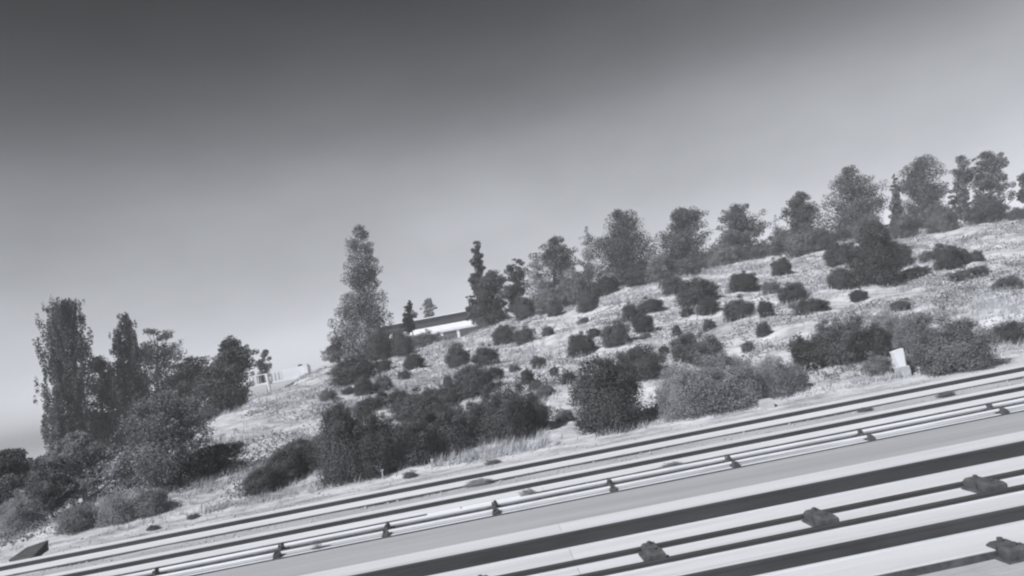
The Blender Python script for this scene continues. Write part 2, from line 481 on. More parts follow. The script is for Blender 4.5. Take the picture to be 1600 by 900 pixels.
def clump_leaves(cl, n, size, rs, out=.7, shell=.55, tone_sd=.25, aspect=.55, var=.22):
    """cl: list of (centre, (rx, ry, rz)); leaves spread through each clump, denser near its skin"""
    cen = np.array([c for c, r in cl]); rad = np.array([r for c, r in cl])
    wgt = (rad[:, 0]*rad[:, 2]+rad[:, 0]*rad[:, 1]); wgt /= wgt.sum()
    k = rs.choice(len(cl), n, p=wgt)
    d = rs.normal(size=(n, 3)); d /= np.linalg.norm(d, axis=1, keepdims=True)
    rr = np.where(rs.random(n) < shell, rs.uniform(.8, 1.08, n), rs.random(n)**.45)
    C = cen[k]+d*rad[k]*rr[:, None]
    ct = rs.uniform(1-var, 1+var, len(cl))[k]
    Nn = d*out+rs.normal(size=(n, 3))*(1-out)*1.2+np.array([0, 0, .25])
    return leaves(C, Nn, size, rs, aspect, tone_sd, ct)

def shrub_mesh(seed, kind, big=False):
    rs = np.random.default_rng(seed)
    cl = [(np.array([0, 0, .42]), (.36, .34, .42)), (np.array([0, 0, .36]), (.44, .42, .40)), (np.array([0, 0, .34]), (.40, .38, .34))]
    for i in range(13):
        a = rs.uniform(0, 2*math.pi); e = rs.uniform(-.1, 1.15); q = rs.uniform(.20, .34)
        cl.append((np.array([math.cos(a)*math.cos(e)*q, math.sin(a)*math.cos(e)*q, .40+math.sin(e)*q*1.25]), tuple(rs.uniform(.12, .2)*np.array([1, 1, rs.uniform(.8, 1.3)]))))
    for i in range(7):                                             # skirt that meets the ground
        a = i*.9+rs.uniform(0, .5)
        cl.append((np.array([math.cos(a)*.3, math.sin(a)*.3, .12]), (.16, .16, .16)))
    for i in range(26 if big else 9):                              # stray tufts break the outline
        a = rs.uniform(0, 2*math.pi); e = rs.uniform(0, 1.4)
        q = rs.uniform(.4, .52); cl.append((np.array([math.cos(a)*math.cos(e)*q, math.sin(a)*math.cos(e)*q, .40+math.sin(e)*q*1.1]), tuple(rs.uniform(.045, .1)*np.array([1, 1, 1.1]))))
    n = {'dark': 17000, 'mid': 16000, 'soft': 13000}[kind]
    if big: n = int(n*1.9)
    V, Fq, t = clump_leaves(cl, n, (.68 if big else 1)*{'dark': .0175, 'mid': .0175, 'soft': .0165}[kind], rs, out=.86 if kind != 'soft' else .7, tone_sd=.1, aspect=.6)
    th = np.linspace(0, 2*math.pi, 15)[:-1]; ph = np.linspace(-.75, 1.45, 8)          # solid twiggy heart of the bush
    k = 1+rs.uniform(-.14, .14, (8, 14))
    core = np.stack([.25*np.cos(ph)[:, None]**.7*np.cos(th)*k, .25*np.cos(ph)[:, None]**.7*np.sin(th)*k, .33+.29*np.sin(ph)[:, None]*k], -1).reshape(-1, 3)
    qd = np.array([(j*14+i, j*14+(i+1) % 14, (j+1)*14+(i+1) % 14, (j+1)*14+i) for j in range(7) for i in range(14)])
    Fq = np.concatenate([Fq, qd+len(V)]); t = np.concatenate([t, np.full(len(qd), .9)]); V = np.concatenate([V, core])
    V[:, 2] = np.maximum(V[:, 2], -.04)
    z = np.percentile(V[:, 2], 98); w = np.percentile(V[:, 0], 98)-np.percentile(V[:, 0], 2)
    V = V*np.array([1/w, 1/w, 1/z])                                 # unit width and height
    return mesh_np('shrub_'+kind, V, Fq, LEAF[kind], t)
SHRUB = {k: [shrub_mesh(100+17*i+len(k)*1000, k) for i in range(6)] for k in ('dark', 'mid', 'soft')}

BIG = {k: [shrub_mesh(500+31*i+len(k)*1000, k, True) for i in range(3)] for k in ('dark', 'mid', 'soft')}

# every shrub: centre x, foot y, width, height in the photograph's pixels (turned into metres where the sight line meets the slope)
D, Mi, S = 'dark', 'mid', 'soft'
SHRUBS = [
    # --- left of the slope
    (548, 602, 78, 44, D, 'wide dark shrub at the foot of the tall pale poplar'),
    (598, 584, 28, 22, D, 'small dark shrub just right of the wide shrub below the tall poplar'),
    (567, 619, 36, 28, D, 'dark shrub directly under the wide shrub below the tall poplar'),
    (597, 613, 32, 26, Mi, 'grey-dark shrub paired with the dark shrub under the tall poplar'),
    (596, 626, 20, 14, D, 'tiny dark shrub beneath the pair of shrubs under the tall poplar'),
    (645, 577, 36, 26, D, 'round dark shrub alone on bare pale slope, right of the tall poplar'),
    (630, 593, 22, 15, Mi, 'small dull shrub just below the lone round shrub right of the tall poplar'),
    (509, 627, 30, 20, Mi, 'dull low shrub at the left shoulder of the slope, below the white railed deck'),
    (542, 617, 22, 13, Mi, 'low flat scrub between the left shoulder shrub and the dark pair under the poplar'),
    (592, 562, 46, 46, D, 'dark shrub standing against the right side of the tall poplar'),
    (625, 559, 38, 42, D, 'dark shrub beside the low building, right of the poplar foot shrub'),
    (716, 575, 42, 32, D, 'left one of two dark shrubs side by side below the low building'),
    (760, 573, 44, 32, D, 'right one of two dark shrubs side by side below the low building'),
    (712, 551, 22, 15, Mi, 'small shrub on the pale grass just under the low building'),
    (803, 583, 18, 14, Mi, 'tiny shrub on pale grass to the right of the two side by side shrubs'),
    (842, 577, 26, 21, D, 'small round dark shrub in the middle of the slope left of the notched shrub'),
    (824, 602, 24, 24, D, 'upright small shrub above the right end of the long hedge'),
    (838, 612, 28, 19, Mi, 'dull shrub just below the upright small shrub above the hedge end'),
    (740, 624, 66, 50, D, 'large dark mound shrub in the slope above the middle of the long hedge'),
    (775, 594, 28, 19, D, 'small dark shrub touching the top right of the large mound above the hedge'),
    (700, 606, 17, 20, D, 'small dark shrub touching the top left of the large mound above the hedge'),
    (697, 642, 52, 38, D, 'dark shrub at the lower left of the large mound above the hedge'),
    (671, 626, 27, 20, D, 'small dark shrub on the pale slope up from the hedge, left of the mound'),
    (575, 647, 58, 24, D, 'low dark shrub behind the left end of the long hedge'),
    (620, 638, 44, 24, D, 'low dark shrub cresting behind the long hedge, left of centre'),
    (645, 662, 80, 42, D, 'broad dark shrub just behind the long hedge'),
    (522, 668, 44, 36, D, 'dark shrub capping the tall left end of the long hedge'),
    (533, 758, 88, 108, D, 'tallest darkest shrub, at the left end of the long hedge by the track'),
    (582, 750, 74, 98, D, 'tall dark shrub second from the left in the long trackside hedge'),
    (640, 730, 92, 76, D, 'third shrub from the left in the long trackside hedge'),
    (694, 714, 80, 78, D, 'fourth shrub from the left in the long trackside hedge'),
    (745, 699, 84, 62, D, 'fifth shrub from the left in the long trackside hedge'),
    (795, 691, 80, 82, D, 'big rounded shrub near the right end of the long trackside hedge'),
    (838, 672, 44, 58, Mi, 'duller shrub closing the right end of the long trackside hedge'),
    (478, 742, 50, 46, D, 'dark low shrub just left of the tallest hedge shrub'),
    (440, 755, 66, 46, D, 'dark low shrub in the hollow, left of the hedge'),
    (402, 775, 58, 38, D, 'dark low shrub in the hollow beside the leafy foreground tree'),
    (460, 705, 44, 18, Mi, 'thin low scrub on the pale flank above the hollow'),
    (22, 838, 84, 54, S, 'soft grey bush at the bottom left edge under the left edge tree'),
    (112, 836, 70, 44, S, 'soft grey bush between the two pale barked saplings'),
    (172, 822, 66, 46, S, 'soft grey bush right of the longer pale sapling trunk'),
    (226, 812, 60, 40, Mi, 'dull bush at the left foot of the speckled leafy tree'),
    (60, 800, 90, 60, Mi, 'dull bush behind the shorter pale sapling'),
    # --- middle of the slope
    (787, 539, 38, 30, D, 'left of two round shrubs on the slope under the dark round ridge tree'),
    (819, 537, 36, 27, D, 'right of two round shrubs on the slope under the dark round ridge tree'),
    (856, 525, 21, 17, Mi, 'small dull shrub high on the slope right of the two round shrubs'),
    (868, 495, 26, 18, D, 'small dark shrub at the ridge under the pale ridge tree'),
    (919, 489, 38, 33, D, 'round dark shrub at the ridge left of the bare grass bank'),
    (912, 506, 20, 12, Mi, 'tiny scrub on pale grass just below the round ridge shrub'),
    (909, 558, 48, 40, D, 'dark notched shrub in mid slope with a tail to its right'),
    (929, 527, 24, 16, D, 'small dark shrub touching the upper right of the notched shrub'),
    (964, 544, 48, 38, D, 'dark shrub right of the notched shrub in mid slope'),
    (986, 503, 30, 29, D, 'upper left shrub of a tight cluster in mid slope under the wide ridge tree'),
    (1007, 521, 36, 32, D, 'lower shrub of a tight cluster in mid slope under the wide ridge tree'),
    (1019, 490, 44, 21, D, 'flat upper right shrub of a tight cluster under the wide ridge tree'),
    (1008, 530, 20, 11, Mi, 'tiny scrub under the tight cluster in mid slope'),
    (1058, 524, 16, 17, D, 'tiny dark upright shrub right of the tight cluster in mid slope'),
    (1095, 477, 72, 42, D, 'wide dark shrub high on the slope under the square topped ridge tree'),
    (1053, 461, 38, 34, D, 'dark shrub at the left shoulder of the wide high shrub'),
    (1110, 494, 42, 26, D, 'dark shrub just below the wide high shrub'),
    (1075, 495, 22, 14, D, 'tiny dark shrub lower left of the wide high shrub'),
    (1160, 497, 56, 34, D, 'broad dark shrub in the upper slope right of the wide high shrub'),
    (1200, 495, 28, 27, D, 'small round shrub right beside the broad dark upper shrub'),
    (1166, 457, 48, 31, D, 'dark oval shrub near the ridge under the layered ridge tree'),
    (1207, 459, 28, 21, Mi, 'small dull shrub right of the dark oval shrub near the ridge'),
    (1110, 516, 22, 19, Mi, 'small dull shrub in the middle of the slope above the pair of dark mounds'),
    (1196, 526, 28, 22, Mi, 'dull shrub on pale ground far above the small concrete block'),
    (1171, 551, 23, 17, Mi, 'small dull shrub above the soft grey scrub'),
    (1039, 553, 18, 13, D, 'tiny dark shrub left of the pair of dark mounds'),
    (1005, 599, 84, 54, D, 'large dark egg shaped shrub above the biggest trackside ball shrub'),
    (1075, 568, 48, 50, D, 'left of a pair of dark mounds in the lower slope'),
    (1110, 576, 60, 50, Mi, 'right of a pair of dark mounds in the lower slope'),
    (955, 679, 108, 110, D, 'biggest ball shaped dark shrub, beside the far track at the middle'),
    (866, 587, 15, 15, D, 'tiny dark shrub left of the small shrub up the slope from the ball shrub'),
    (889, 601, 26, 21, D, 'small dark shrub on bare slope, upper left of the ball shrub'),
    (853, 622, 30, 20, Mi, 'dull shrub between hedge end and ball shrub'),
    (882, 660, 30, 18, Mi, 'low scrub on pale ground left of the ball shrub foot'),
    (909, 669, 20, 13, Mi, 'tiny scrub touching the left foot of the ball shrub'),
    (1050, 652, 44, 40, S, 'soft grey scrub bush right beside the ball shrub'),
    (1072, 658, 80, 80, S, 'tall soft grey scrub bush, second to the right of the ball shrub'),
    (1120, 650, 100, 84, S, 'widest soft grey scrub bush in the pale thicket near the far track'),
    (1165, 640, 70, 76, S, 'soft grey scrub bush left of the small concrete block'),
    (1215, 624, 66, 60, S, 'soft grey scrub bush behind the small concrete block'),
    (1245, 616, 50, 46, S, 'soft grey scrub bush right of the small concrete block'),
    # --- right of the slope
    (1319, 413, 50, 36, D, 'dark round shrub left of the big dark dome on the upper right'),
    (1382, 450, 88, 80, D, 'big dark dome shaped shrub high on the right of the slope'),
    (1376, 392, 44, 50, D, 'dark peaked shrub rising behind the big dark dome'),
    (1414, 420, 36, 40, D, 'dark shrub at the right shoulder of the big dark dome'),
    (1438, 434, 48, 18, D, 'low dark scrub stretching right from the big dark dome'),
    (1318, 454, 38, 36, D, 'dark shrub at the lower left of the big dark dome'),
    (1347, 472, 30, 19, D, 'small dark shrub beneath the big dark dome'),
    (1225, 432, 36, 28, D, 'dark boxy shrub near the ridge left of centre of the right half'),
    (1245, 474, 48, 32, D, 'dark shrub in mid slope below the boxy ridge shrub'),
    (1275, 488, 60, 23, D, 'low wide dark scrub right of and below the mid slope shrub'),
    (1490, 422, 50, 40, D, 'round dark shrub on the bright bank at far right'),
    (1511, 414, 22, 26, D, 'narrow dark shrub hugging the right of the round far right shrub'),
    (1531, 409, 24, 18, Mi, 'small dull shrub at the end of the row right of the round far right shrub'),
    (1452, 409, 24, 16, Mi, 'small dull shrub left of the round far right shrub'),
    (1413, 486, 34, 17, Mi, 'low scrub above the big trackside shrub and pale marker'),
    (1254, 572, 28, 44, D, 'narrow dark shrub at the left end of the right trackside thicket'),
    (1292, 574, 90, 42, D, 'low dark shrub in the right trackside thicket'),
    (1335, 570, 86, 66, D, 'tallest dark shrub of the right trackside thicket'),
    (1374, 562, 50, 50, D, 'dark shrub at the right end of the thicket, left of the pale marker'),
    (1405, 556, 56, 62, S, 'soft grey bush behind the pale marker'),
    (1378, 588, 46, 34, S, 'low soft grey bush at the left foot of the pale marker'),
    (1460, 582, 74, 86, Mi, 'dull tall shrub just right of the pale marker'),
    (1510, 582, 106, 82, Mi, 'largest rounded shrub at far right beside the far track'),
    (1589, 539, 56, 34, D, 'dark shrub cut by the right edge above the far track'),
    (1527, 433, 66, 15, Mi, 'flat scrub patch below the round far right shrub'),
    (1584, 452, 54, 22, Mi, 'flat dull scrub at the right edge halfway up the bank'),
    (1556, 348, 66, 36, D, 'dark shrub on the ridge below the last tall tree on the right'),
    (1596, 345, 30, 20, Mi, 'dull shrub on the ridge cut by the right edge'),
    # --- low growth joining the ridge trees
    (1035, 440, 50, 46, Mi, 'scrub filling the gap between wide peaked pine and square topped pine'),
    (1112, 420, 46, 40, Mi, 'scrub filling the gap between square topped pine and layered pine'),
    (1190, 404, 50, 36, Mi, 'scrub left of the thin bare pale tree'),
    (1260, 398, 60, 44, Mi, 'scrub at the foot of the two pointed small pine'),
    (1420, 372, 50, 40, Mi, 'scrub at the foot of the narrow small tree on the ridge'),
    (1480, 362, 50, 44, Mi, 'scrub between the tall rounded pine and the pale twiggy tree'),
    (900, 478, 56, 50, Mi, 'scrub between ragged grey tree and wide peaked pine'),
    (860, 490, 54, 36, Mi, 'scrub at the foot of the ragged grey ridge tree'),
    (820, 500, 36, 40, D, 'dark scrub right of the dark domed ridge tree'),
    (655, 530, 60, 34, Mi, 'scrub growing in front of the left end of the low building'),
    # --- along the foot of the ridge trees
    (1220, 398, 62, 32, Mi, 'scrub under the thin bare ridge tree'),
    (1285, 392, 60, 34, Mi, 'scrub at the foot of the broad leaning ridge tree'),
    (1365, 380, 50, 44, Mi, 'scrub between the two tall right ridge trees'),
    (948, 462, 46, 32, D, 'dark scrub under the left of the wide ridge tree'),
    (1005, 448, 56, 40, D, 'dark scrub under the right of the wide ridge tree'),
    (1140, 414, 60, 34, Mi, 'scrub under the layered ridge tree'),
    (1075, 432, 56, 30, Mi, 'scrub under the square topped ridge tree'),
    (842, 490, 40, 26, Mi, 'scrub at the ridge under the pale twiggy tree'),
    (768, 505, 60, 30, D, 'dark scrub at the foot of the narrow cone tree'),
    # --- weeds on the track bed
    (640, 748, 24, 13, Mi, 'small weed on the verge right of the hedge end by the thin marker'),
    (300, 812, 22, 9, Mi, 'small dry weed on the verge below the leafy foreground tree'),
    (236, 830, 24, 10, Mi, 'small weed on the verge left of the leafy tree'),
    (770, 726, 28, 9, Mi, 'low weed on the pale verge below the hedge end'),
]
rs = np.random.default_rng(5)
for i, (cx, by, w, h, kind, lab) in enumerate(SHRUBS):
    P = hit(cx, by)
    if P is None or P[1] > 44:
        P = at_depth(cx, by, 37.0); P[2] = min(P[2], ground_z(P[0], P[1]))
    d = float((P-CAM)@FWD)
    W, Hh = w*d/F_PX, h*d/F_PX
    o = link('shrub', BIG[kind][i % 3] if h > 50 else SHRUB[kind][(i*5+(i//6)) % 6])
    o.location = (P[0]+.17*Hh*.5, P[1]+W*.28, ground_z(P[0], P[1]+W*.28)-.03)
    Hh += max(0, 0)
    k_ = .88 if h < 60 else .95
    o.scale = (W*k_, W*.76*k_, Hh*(k_+.04))
    o.rotation_euler = (0, 0, rs.choice([0, math.pi])+rs.uniform(-.35, .35))
    tag(o, lab, 'shrub', 'shrubs scattered over the dry slope')

# weeds between the rails
WEEDS = [(405, 868, 60, 12, 'grey weed smudge between far track and pipes at lower left'), (748, 758, 40, 9, 'low weed in the gap between the far rails, left of centre'),
         (1050, 733, 36, 10, 'low weed beside the pipes right of centre'), (1352, 643, 22, 6, 'low weed between the far rails toward the right'),
         (1478, 619, 26, 7, 'low weed between the far rails near the right edge'), (500, 858, 26, 12, 'small weed with a pale stone next to the pipes at lower left'),
         (826, 778, 24, 13, 'small weed at the right end of the white cover')]
for i, (cx, by, w, h, lab) in enumerate(WEEDS):
    P = on_plane(cx, by, .015); d = float((P-CAM)@FWD)
    o = link('weed', SHRUB['soft'][i % 6], None, (P[0], P[1], .01))
    o.scale = (w*d/F_PX, .16, h*d/F_PX); tag(o, lab, 'weed', 'weeds growing on the track bed')

# ------------------------------------------------------------------ trees
ENV = {   # (height fraction, half-width fraction) outlines
    'poplar': [(0, .55), (.12, .9), (.35, 1), (.6, .95), (.8, .85), (.93, .6), (1, .25)],
    'cone': [(0, .85), (.1, 1), (.25, .92), (.4, .76), (.55, .62), (.7, .5), (.85, .4), (.95, .3), (1, .12)],
    'round': [(0, .75), (.2, .95), (.45, 1), (.7, .9), (.88, .65), (1, .25)],
    'pine': [(0, .9), (.2, 1), (.4, .97), (.6, .84), (.78, .62), (.92, .4), (1, .12)],
    'block': [(0, .95), (.25, 1), (.55, .95), (.75, .82), (.9, .6), (1, .25)],
    'spire': [(0, .6), (.2, 1), (.45, .9), (.7, .65), (.9, .35), (1, .05)],
}
def tree(name, label, px_top, py_top, px_base, py_base, w_px, y, env, leaf, n_leaf, size, clumps, seed, cw=.3, cz=.8, bark='bark', out=.55, dense=1.0, lean=.85, crown_from=0.0, shell=.5, fill=.7):
    rs = np.random.default_rng(seed)
    B = at_depth(px_base, py_base, y); T = at_depth(px_top, py_top, y)
    gz = float(ground_z(B[0], y))
    B = B.copy(); zb = max(min(B[2], T[2]-.5), gz-.1)
    d = float((B-CAM)@FWD); W = (1.0 if env == 'poplar' else 1.15 if env == 'cone' else 1.28 if leaf == 'pine' else 1.2)*w_px*d/F_PX/2
    base = np.array([B[0], y, gz-.05])
    root = empty(name, base); tag(root, label, 'tree')
    Hc = T[2]-zb
    tip = np.array([B[0]+(T[0]-B[0])*lean, y, T[2]]); foot = np.array([B[0], y, zb])
    e = ENV[env]; et, er = [a for a, _ in e], [a for _, a in e]
    cl = []; limbs = []
    for i in range(clumps):                                    # limbs: each carries a run of leafy clumps out to the outline
        t = crown_from+(1-crown_from)*(i+rs.uniform(0, 1))/clumps
        r = float(np.interp(t, et, er))*W
        a = rs.uniform(0, 2*math.pi)
        Lh = r*rs.uniform(.6, 1.04)
        ax = foot+(tip-foot)*t
        rise = 1.3 if cz > 2 else .38-.2*t
        cr = max(.05*W, cw*W*rs.uniform(.35, .8)*min(1, .3+.8*r/W))
        for f in (.4, .72, 1.0):
            q = max(0.0, Lh-cr*.6)*f
            c = ax+np.array([math.cos(a+rs.normal(0, .2))*q, math.sin(a+rs.normal(0, .2))*q, q*rise*rs.uniform(.4, 1.2)])
            rr = cr*(1.15-.35*f)*rs.uniform(.75, 1.25); rz = rr*cz*rs.uniform(.7, 1.1)
            c[2] = min(c[2], tip[2]-rz*.6)
            cl.append((c-base, (rr, rr, rz)))
        limbs.append((t, c-base))
    for i in range(int(clumps*fill)):                           # growth between the limbs
        t = crown_from+(1-crown_from)*rs.random()**1.2; r = float(np.interp(t, et, er))*W*.75
        a = rs.uniform(0, 2*math.pi); qq = r*math.sqrt(rs.random()); cr = W*cw*rs.uniform(.5, .85)*min(1, .25+.9*r/(.75*W))
        c = foot+(tip-foot)*t+np.array([math.cos(a)*qq, math.sin(a)*qq, 0]); rz = min(cr*cz, Hc*.16); c[2] = min(c[2], tip[2]-rz)
        cl.append((c-base, (cr, cr, rz)))
    for t in np.sort(rs.uniform(max(.06, crown_from), .97, 11)):   # foliage along the leader, uneven
        ax = foot+(tip-foot)*t; r = max(.05*W, float(np.interp(t, et, er))*W*rs.uniform(.25, .5))
        cl.append((ax-base+np.array([rs.normal(0, .1), rs.normal(0, .1), 0])*W, (r, r, min(r*1.3, Hc*.1))))
    V, Fq, tt = clump_leaves(cl, int(n_leaf*2.6), size*.66, rs, out=out, shell=shell, tone_sd=.5 if leaf in ('silver', 'pale') else .3, var=.45 if leaf == 'silver' else .32)
    link('crown', mesh_np('crown', V, Fq, LEAF[leaf], tt), root)
    b = MB(); m = 7; pts = []
    R = max(.035, W*.075)
    for k in range(m):
        s = k/(m-1); ax = np.array([B[0], y, gz-.1])*(1-s)+tip*s
        pts.append(ax-base+np.array([rs.uniform(-.04, .04)*W*(s > 0), rs.uniform(-.04, .04)*W, 0]))
    pts[-1] = pts[-1]-np.array([0, 0, Hc*.05])
    b.tube(pts, [R*(1-.85*k/(m-1)) for k in range(m)], 8)
    for t, c in limbs[::max(1, len(limbs)//22)]:
        s = max(.05, t-.12); z0 = foot+(tip-foot)*s-base
        mid = (z0+c)/2+np.array([0, 0, -.06*W])
        b.tube([z0, mid, c], [R*.42*(1-.6*t), R*.28*(1-.6*t), R*.1], 5)
    b.build('trunk', MAT[bark], root, sm=True)
    return root

# left hollow
tree('poplar_tree', 'tallest feathery columnar poplar at far left, dark grey against the sky', 108, 470, 108, 735, 90, 33, 'poplar', 'poplar', 19000, .07, 80, 1, cw=.15, cz=4.5, out=.5, fill=2.2)
tree('poplar_tree', 'narrower pointed poplar second from the left', 200, 490, 203, 690, 64, 34, 'spire', 'poplar', 11000, .07, 50, 2, cw=.2, cz=3.6, out=.5, fill=1.5)
tree('broadleaf_tree', 'dark filler tree between the two left poplars', 160, 556, 162, 735, 90, 35, 'block', 'poplar', 9000, .075, 34, 3, fill=1.5)
tree('broadleaf_tree', 'grey rounded tree with open leafy top right of the narrow poplar', 248, 512, 245, 700, 90, 37, 'round', 'pine', 7500, .07, 40, 4, cw=.3)
tree('broadleaf_tree', 'dense dark tree with blocky top left of the white railed deck', 362, 530, 350, 680, 98, 31, 'block', 'dark', 11000, .07, 38, 5, fill=1.5)
tree('broadleaf_tree', 'dark tree behind the blocky one with a lower top', 300, 558, 290, 700, 100, 33, 'block', 'dark', 10000, .07, 36, 6, fill=1.5)
tree('cypress_tree', 'small dark pointed cypress beside the white railed deck', 416, 546, 410, 600, 30, 43.5, 'round', 'dark', 2200, .06, 16, 7, cw=.4)
tree('leafy_tree', 'large leafy tree in front at left with speckled pale leaves, nearest the track', 258, 612, 268, 800, 156, 15.2, 'round', 'mid', 8500, .036, 80, 8, cw=.24, out=.3)
tree('leafy_tree', 'low dark spreading bushy tree at the right foot of the speckled leafy one', 330, 700, 322, 792, 130, 15.8, 'round', 'dark', 7500, .036, 36, 9, cw=.28)
tree('sapling', 'pale barked sapling with thin crown under the tallest poplar', 118, 676, 140, 826, 100, 15.0, 'block', 'soft', 4200, .036, 30, 10, bark='palebark', cw=.3, out=.3, crown_from=.22, fill=.3)
tree('sapling', 'short pale barked sapling at the lower left edge', 66, 722, 84, 838, 84, 14.6, 'round', 'mid', 3600, .036, 28, 11, bark='palebark', cw=.28, out=.3, crown_from=.3)
tree('leafy_tree', 'grey bushy tree cut by the left edge', 8, 704, 8, 835, 100, 17.5, 'block', 'poplar', 6200, .045, 36, 12, out=.3)
tree('leafy_tree', 'dull bushy tree rising between the left edge tree and the tallest poplar', 48, 715, 48, 800, 76, 20, 'round', 'poplar', 4500, .05, 28, 41, out=.3)
tree('leafy_tree', 'pale dry bush between the sapling and the speckled leafy tree', 192, 715, 196, 806, 82, 16.4, 'round', 'pale', 4200, .036, 30, 42, out=.2)
# middle
tree('poplar_tree', 'tall pale sparkling poplar in the middle with a narrow top', 566, 352, 572, 566, 112, 37.5, 'cone', 'silver', 15000, .07, 54, 13, cw=.36, cz=1.1, out=.15, bark='palebark', fill=.5)
tree('small_tree', 'ragged low branch tree leaning out left of the tall pale poplar', 524, 528, 530, 566, 52, 37, 'round', 'pine', 1700, .06, 14, 14, out=.2)
tree('cypress_tree', 'small conical tree left of the low building', 641, 469, 641, 520, 26, 38.5, 'spire', 'pine', 2200, .06, 16, 15, cw=.4)
tree('small_tree', 'small squarish pale tree behind the low building', 671, 466, 670, 498, 24, 66, 'block', 'silver', 1400, .1, 14, 16)
tree('pointed_tree', 'narrow pointed tree at the right end of the low building', 747, 376, 750, 505, 52, 38.5, 'cone', 'pine', 7020, .065, 36, 17, cw=.3, out=.3)
tree('broadleaf_tree', 'dark round tree in front of the narrow pointed tree', 768, 425, 768, 508, 80, 37.4, 'round', 'dark', 6000, .065, 28, 18)
tree('broadleaf_tree', 'dark tree with small domed top right of the narrow pointed tree', 808, 404, 806, 498, 48, 38, 'round', 'dark', 3600, .065, 22, 19)
tree('broadleaf_tree', 'ragged grey ridge tree right of the dark domed tree', 868, 372, 868, 488, 84, 38.5, 'round', 'pine', 8775, .065, 36, 20, cw=.26, out=.3)
tree('twiggy_tree', 'pale twiggy tree in front of the ragged grey ridge tree', 838, 405, 842, 490, 46, 37, 'round', 'pale', 3000, .055, 24, 21, bark='palebark', out=.1)
tree('twiggy_tree', 'thin pale see-through tree left of the wide ridge tree', 918, 350, 922, 470, 48, 39, 'spire', 'pale', 2600, .055, 28, 22, bark='palebark', out=.1, cw=.3, fill=0)
tree('pine_tree', 'wide peaked pine in the middle of the ridge', 968, 328, 985, 458, 108, 38.5, 'pine', 'pine', 12825, .065, 44, 23, cw=.36, cz=.95, fill=1.3)
tree('pine_tree', 'square topped pine on the ridge, right of the wide peaked one', 1070, 326, 1072, 432, 84, 38, 'block', 'pine', 10125, .065, 36, 24, cw=.36, cz=.9, fill=1.3)
tree('pine_tree', 'layered pine with flat square head on the ridge', 1158, 319, 1156, 418, 76, 38, 'block', 'pine', 8775, .065, 32, 25, cw=.36, cz=.8, fill=1.2)
tree('twiggy_tree', 'thin bare pale tree between two ridge pines', 1213, 336, 1212, 402, 30, 38, 'spire', 'pale', 900, .05, 16, 26, bark='palebark', out=.1)
tree('pine_tree', 'small pine with a ragged two pointed head on the ridge', 1252, 299, 1252, 396, 66, 38, 'pine', 'pine', 7020, .065, 32, 27, cw=.34, cz=.95, fill=1.3)
tree('pine_tree', 'broad triangular pine at the right of the ridge', 1330, 260, 1338, 392, 96, 38.5, 'pine', 'pine', 12150, .065, 44, 28, cw=.34, cz=.95, fill=1.3)
tree('small_tree', 'narrow small tree left of the tallest right pine', 1400, 271, 1402, 370, 30, 39, 'spire', 'pine', 3240, .065, 20, 29)
tree('pine_tree', 'tall rounded pine second from the right on the ridge', 1446, 244, 1444, 366, 74, 38, 'block', 'pine', 11475, .065, 44, 30, cw=.34, cz=.95, fill=1.3)
tree('twiggy_tree', 'pale twiggy tree between the two right ridge pines', 1506, 243, 1506, 352, 52, 38.5, 'poplar', 'silver', 5000, .06, 36, 31, bark='palebark', out=.1, cw=.26)
tree('pine_tree', 'dark tall tree with a forked head at the right end of the ridge', 1545, 236, 1552, 345, 62, 38, 'block', 'pine', 8100, .065, 34, 32, cw=.28, cz=.8)
tree('small_tree', 'tree cut by the right edge at the end of the ridge', 1602, 268, 1602, 316, 26, 40, 'round', 'pine', 2025, .065, 14, 33)

# ------------------------------------------------------------------ dry grass and low scrub over the slope
def visible_points(n, rs, y0, y1):
    y = y0+(y1-y0)*rs.random(n)**1.15
    x = rs.uniform(-1, 1, n)*(y*.78+2)+y*.05
    return x, y
rs = np.random.default_rng(21)
x, y = visible_points(52000, rs, 12.9, 37.5)
den = fbm(x*.5, y*.8, 31)
keep = rs.random(len(x)) < np.clip((den-.43)*5, .03, 1)
x, y = x[keep], y[keep]
nb = 5
xx = np.repeat(x, nb)+rs.normal(0, .05, len(x)*nb); yy = np.repeat(y, nb)+rs.normal(0, .05, len(x)*nb)
zz = ground_z(xx, yy)
hh = np.repeat(.06+.16*fbm(x*.9, y*.9, 77, 2)*rs.uniform(.6, 1.5, len(x)), nb)*rs.uniform(.6, 1.2, len(xx))
th = rs.uniform(0, math.pi, len(xx)); wd = rs.uniform(.006, .014, len(xx))*(.6+yy/26)
bx_, by_ = np.cos(th)*wd, np.sin(th)*wd
lx = hh*(.35+rs.normal(0, .3, len(xx))); ly = hh*rs.normal(0, .3, len(xx))
V = np.stack([np.stack([xx-bx_, yy-by_, zz-.02], 1), np.stack([xx+bx_, yy+by_, zz-.02], 1), np.stack([xx+lx, yy+ly, zz+hh], 1)], 1).reshape(-1, 3)
tone = np.repeat(.75+.5*fbm(x*1.3, y*1.3, 41), nb)*rs.uniform(.8, 1.2, len(xx))
tag(link('dry_grass', mesh_np('dry_grass', V, np.arange(len(V)).reshape(-1, 3), LEAF['straw'], tone)), 'short pale dry grass covering the slope', kind='stuff')

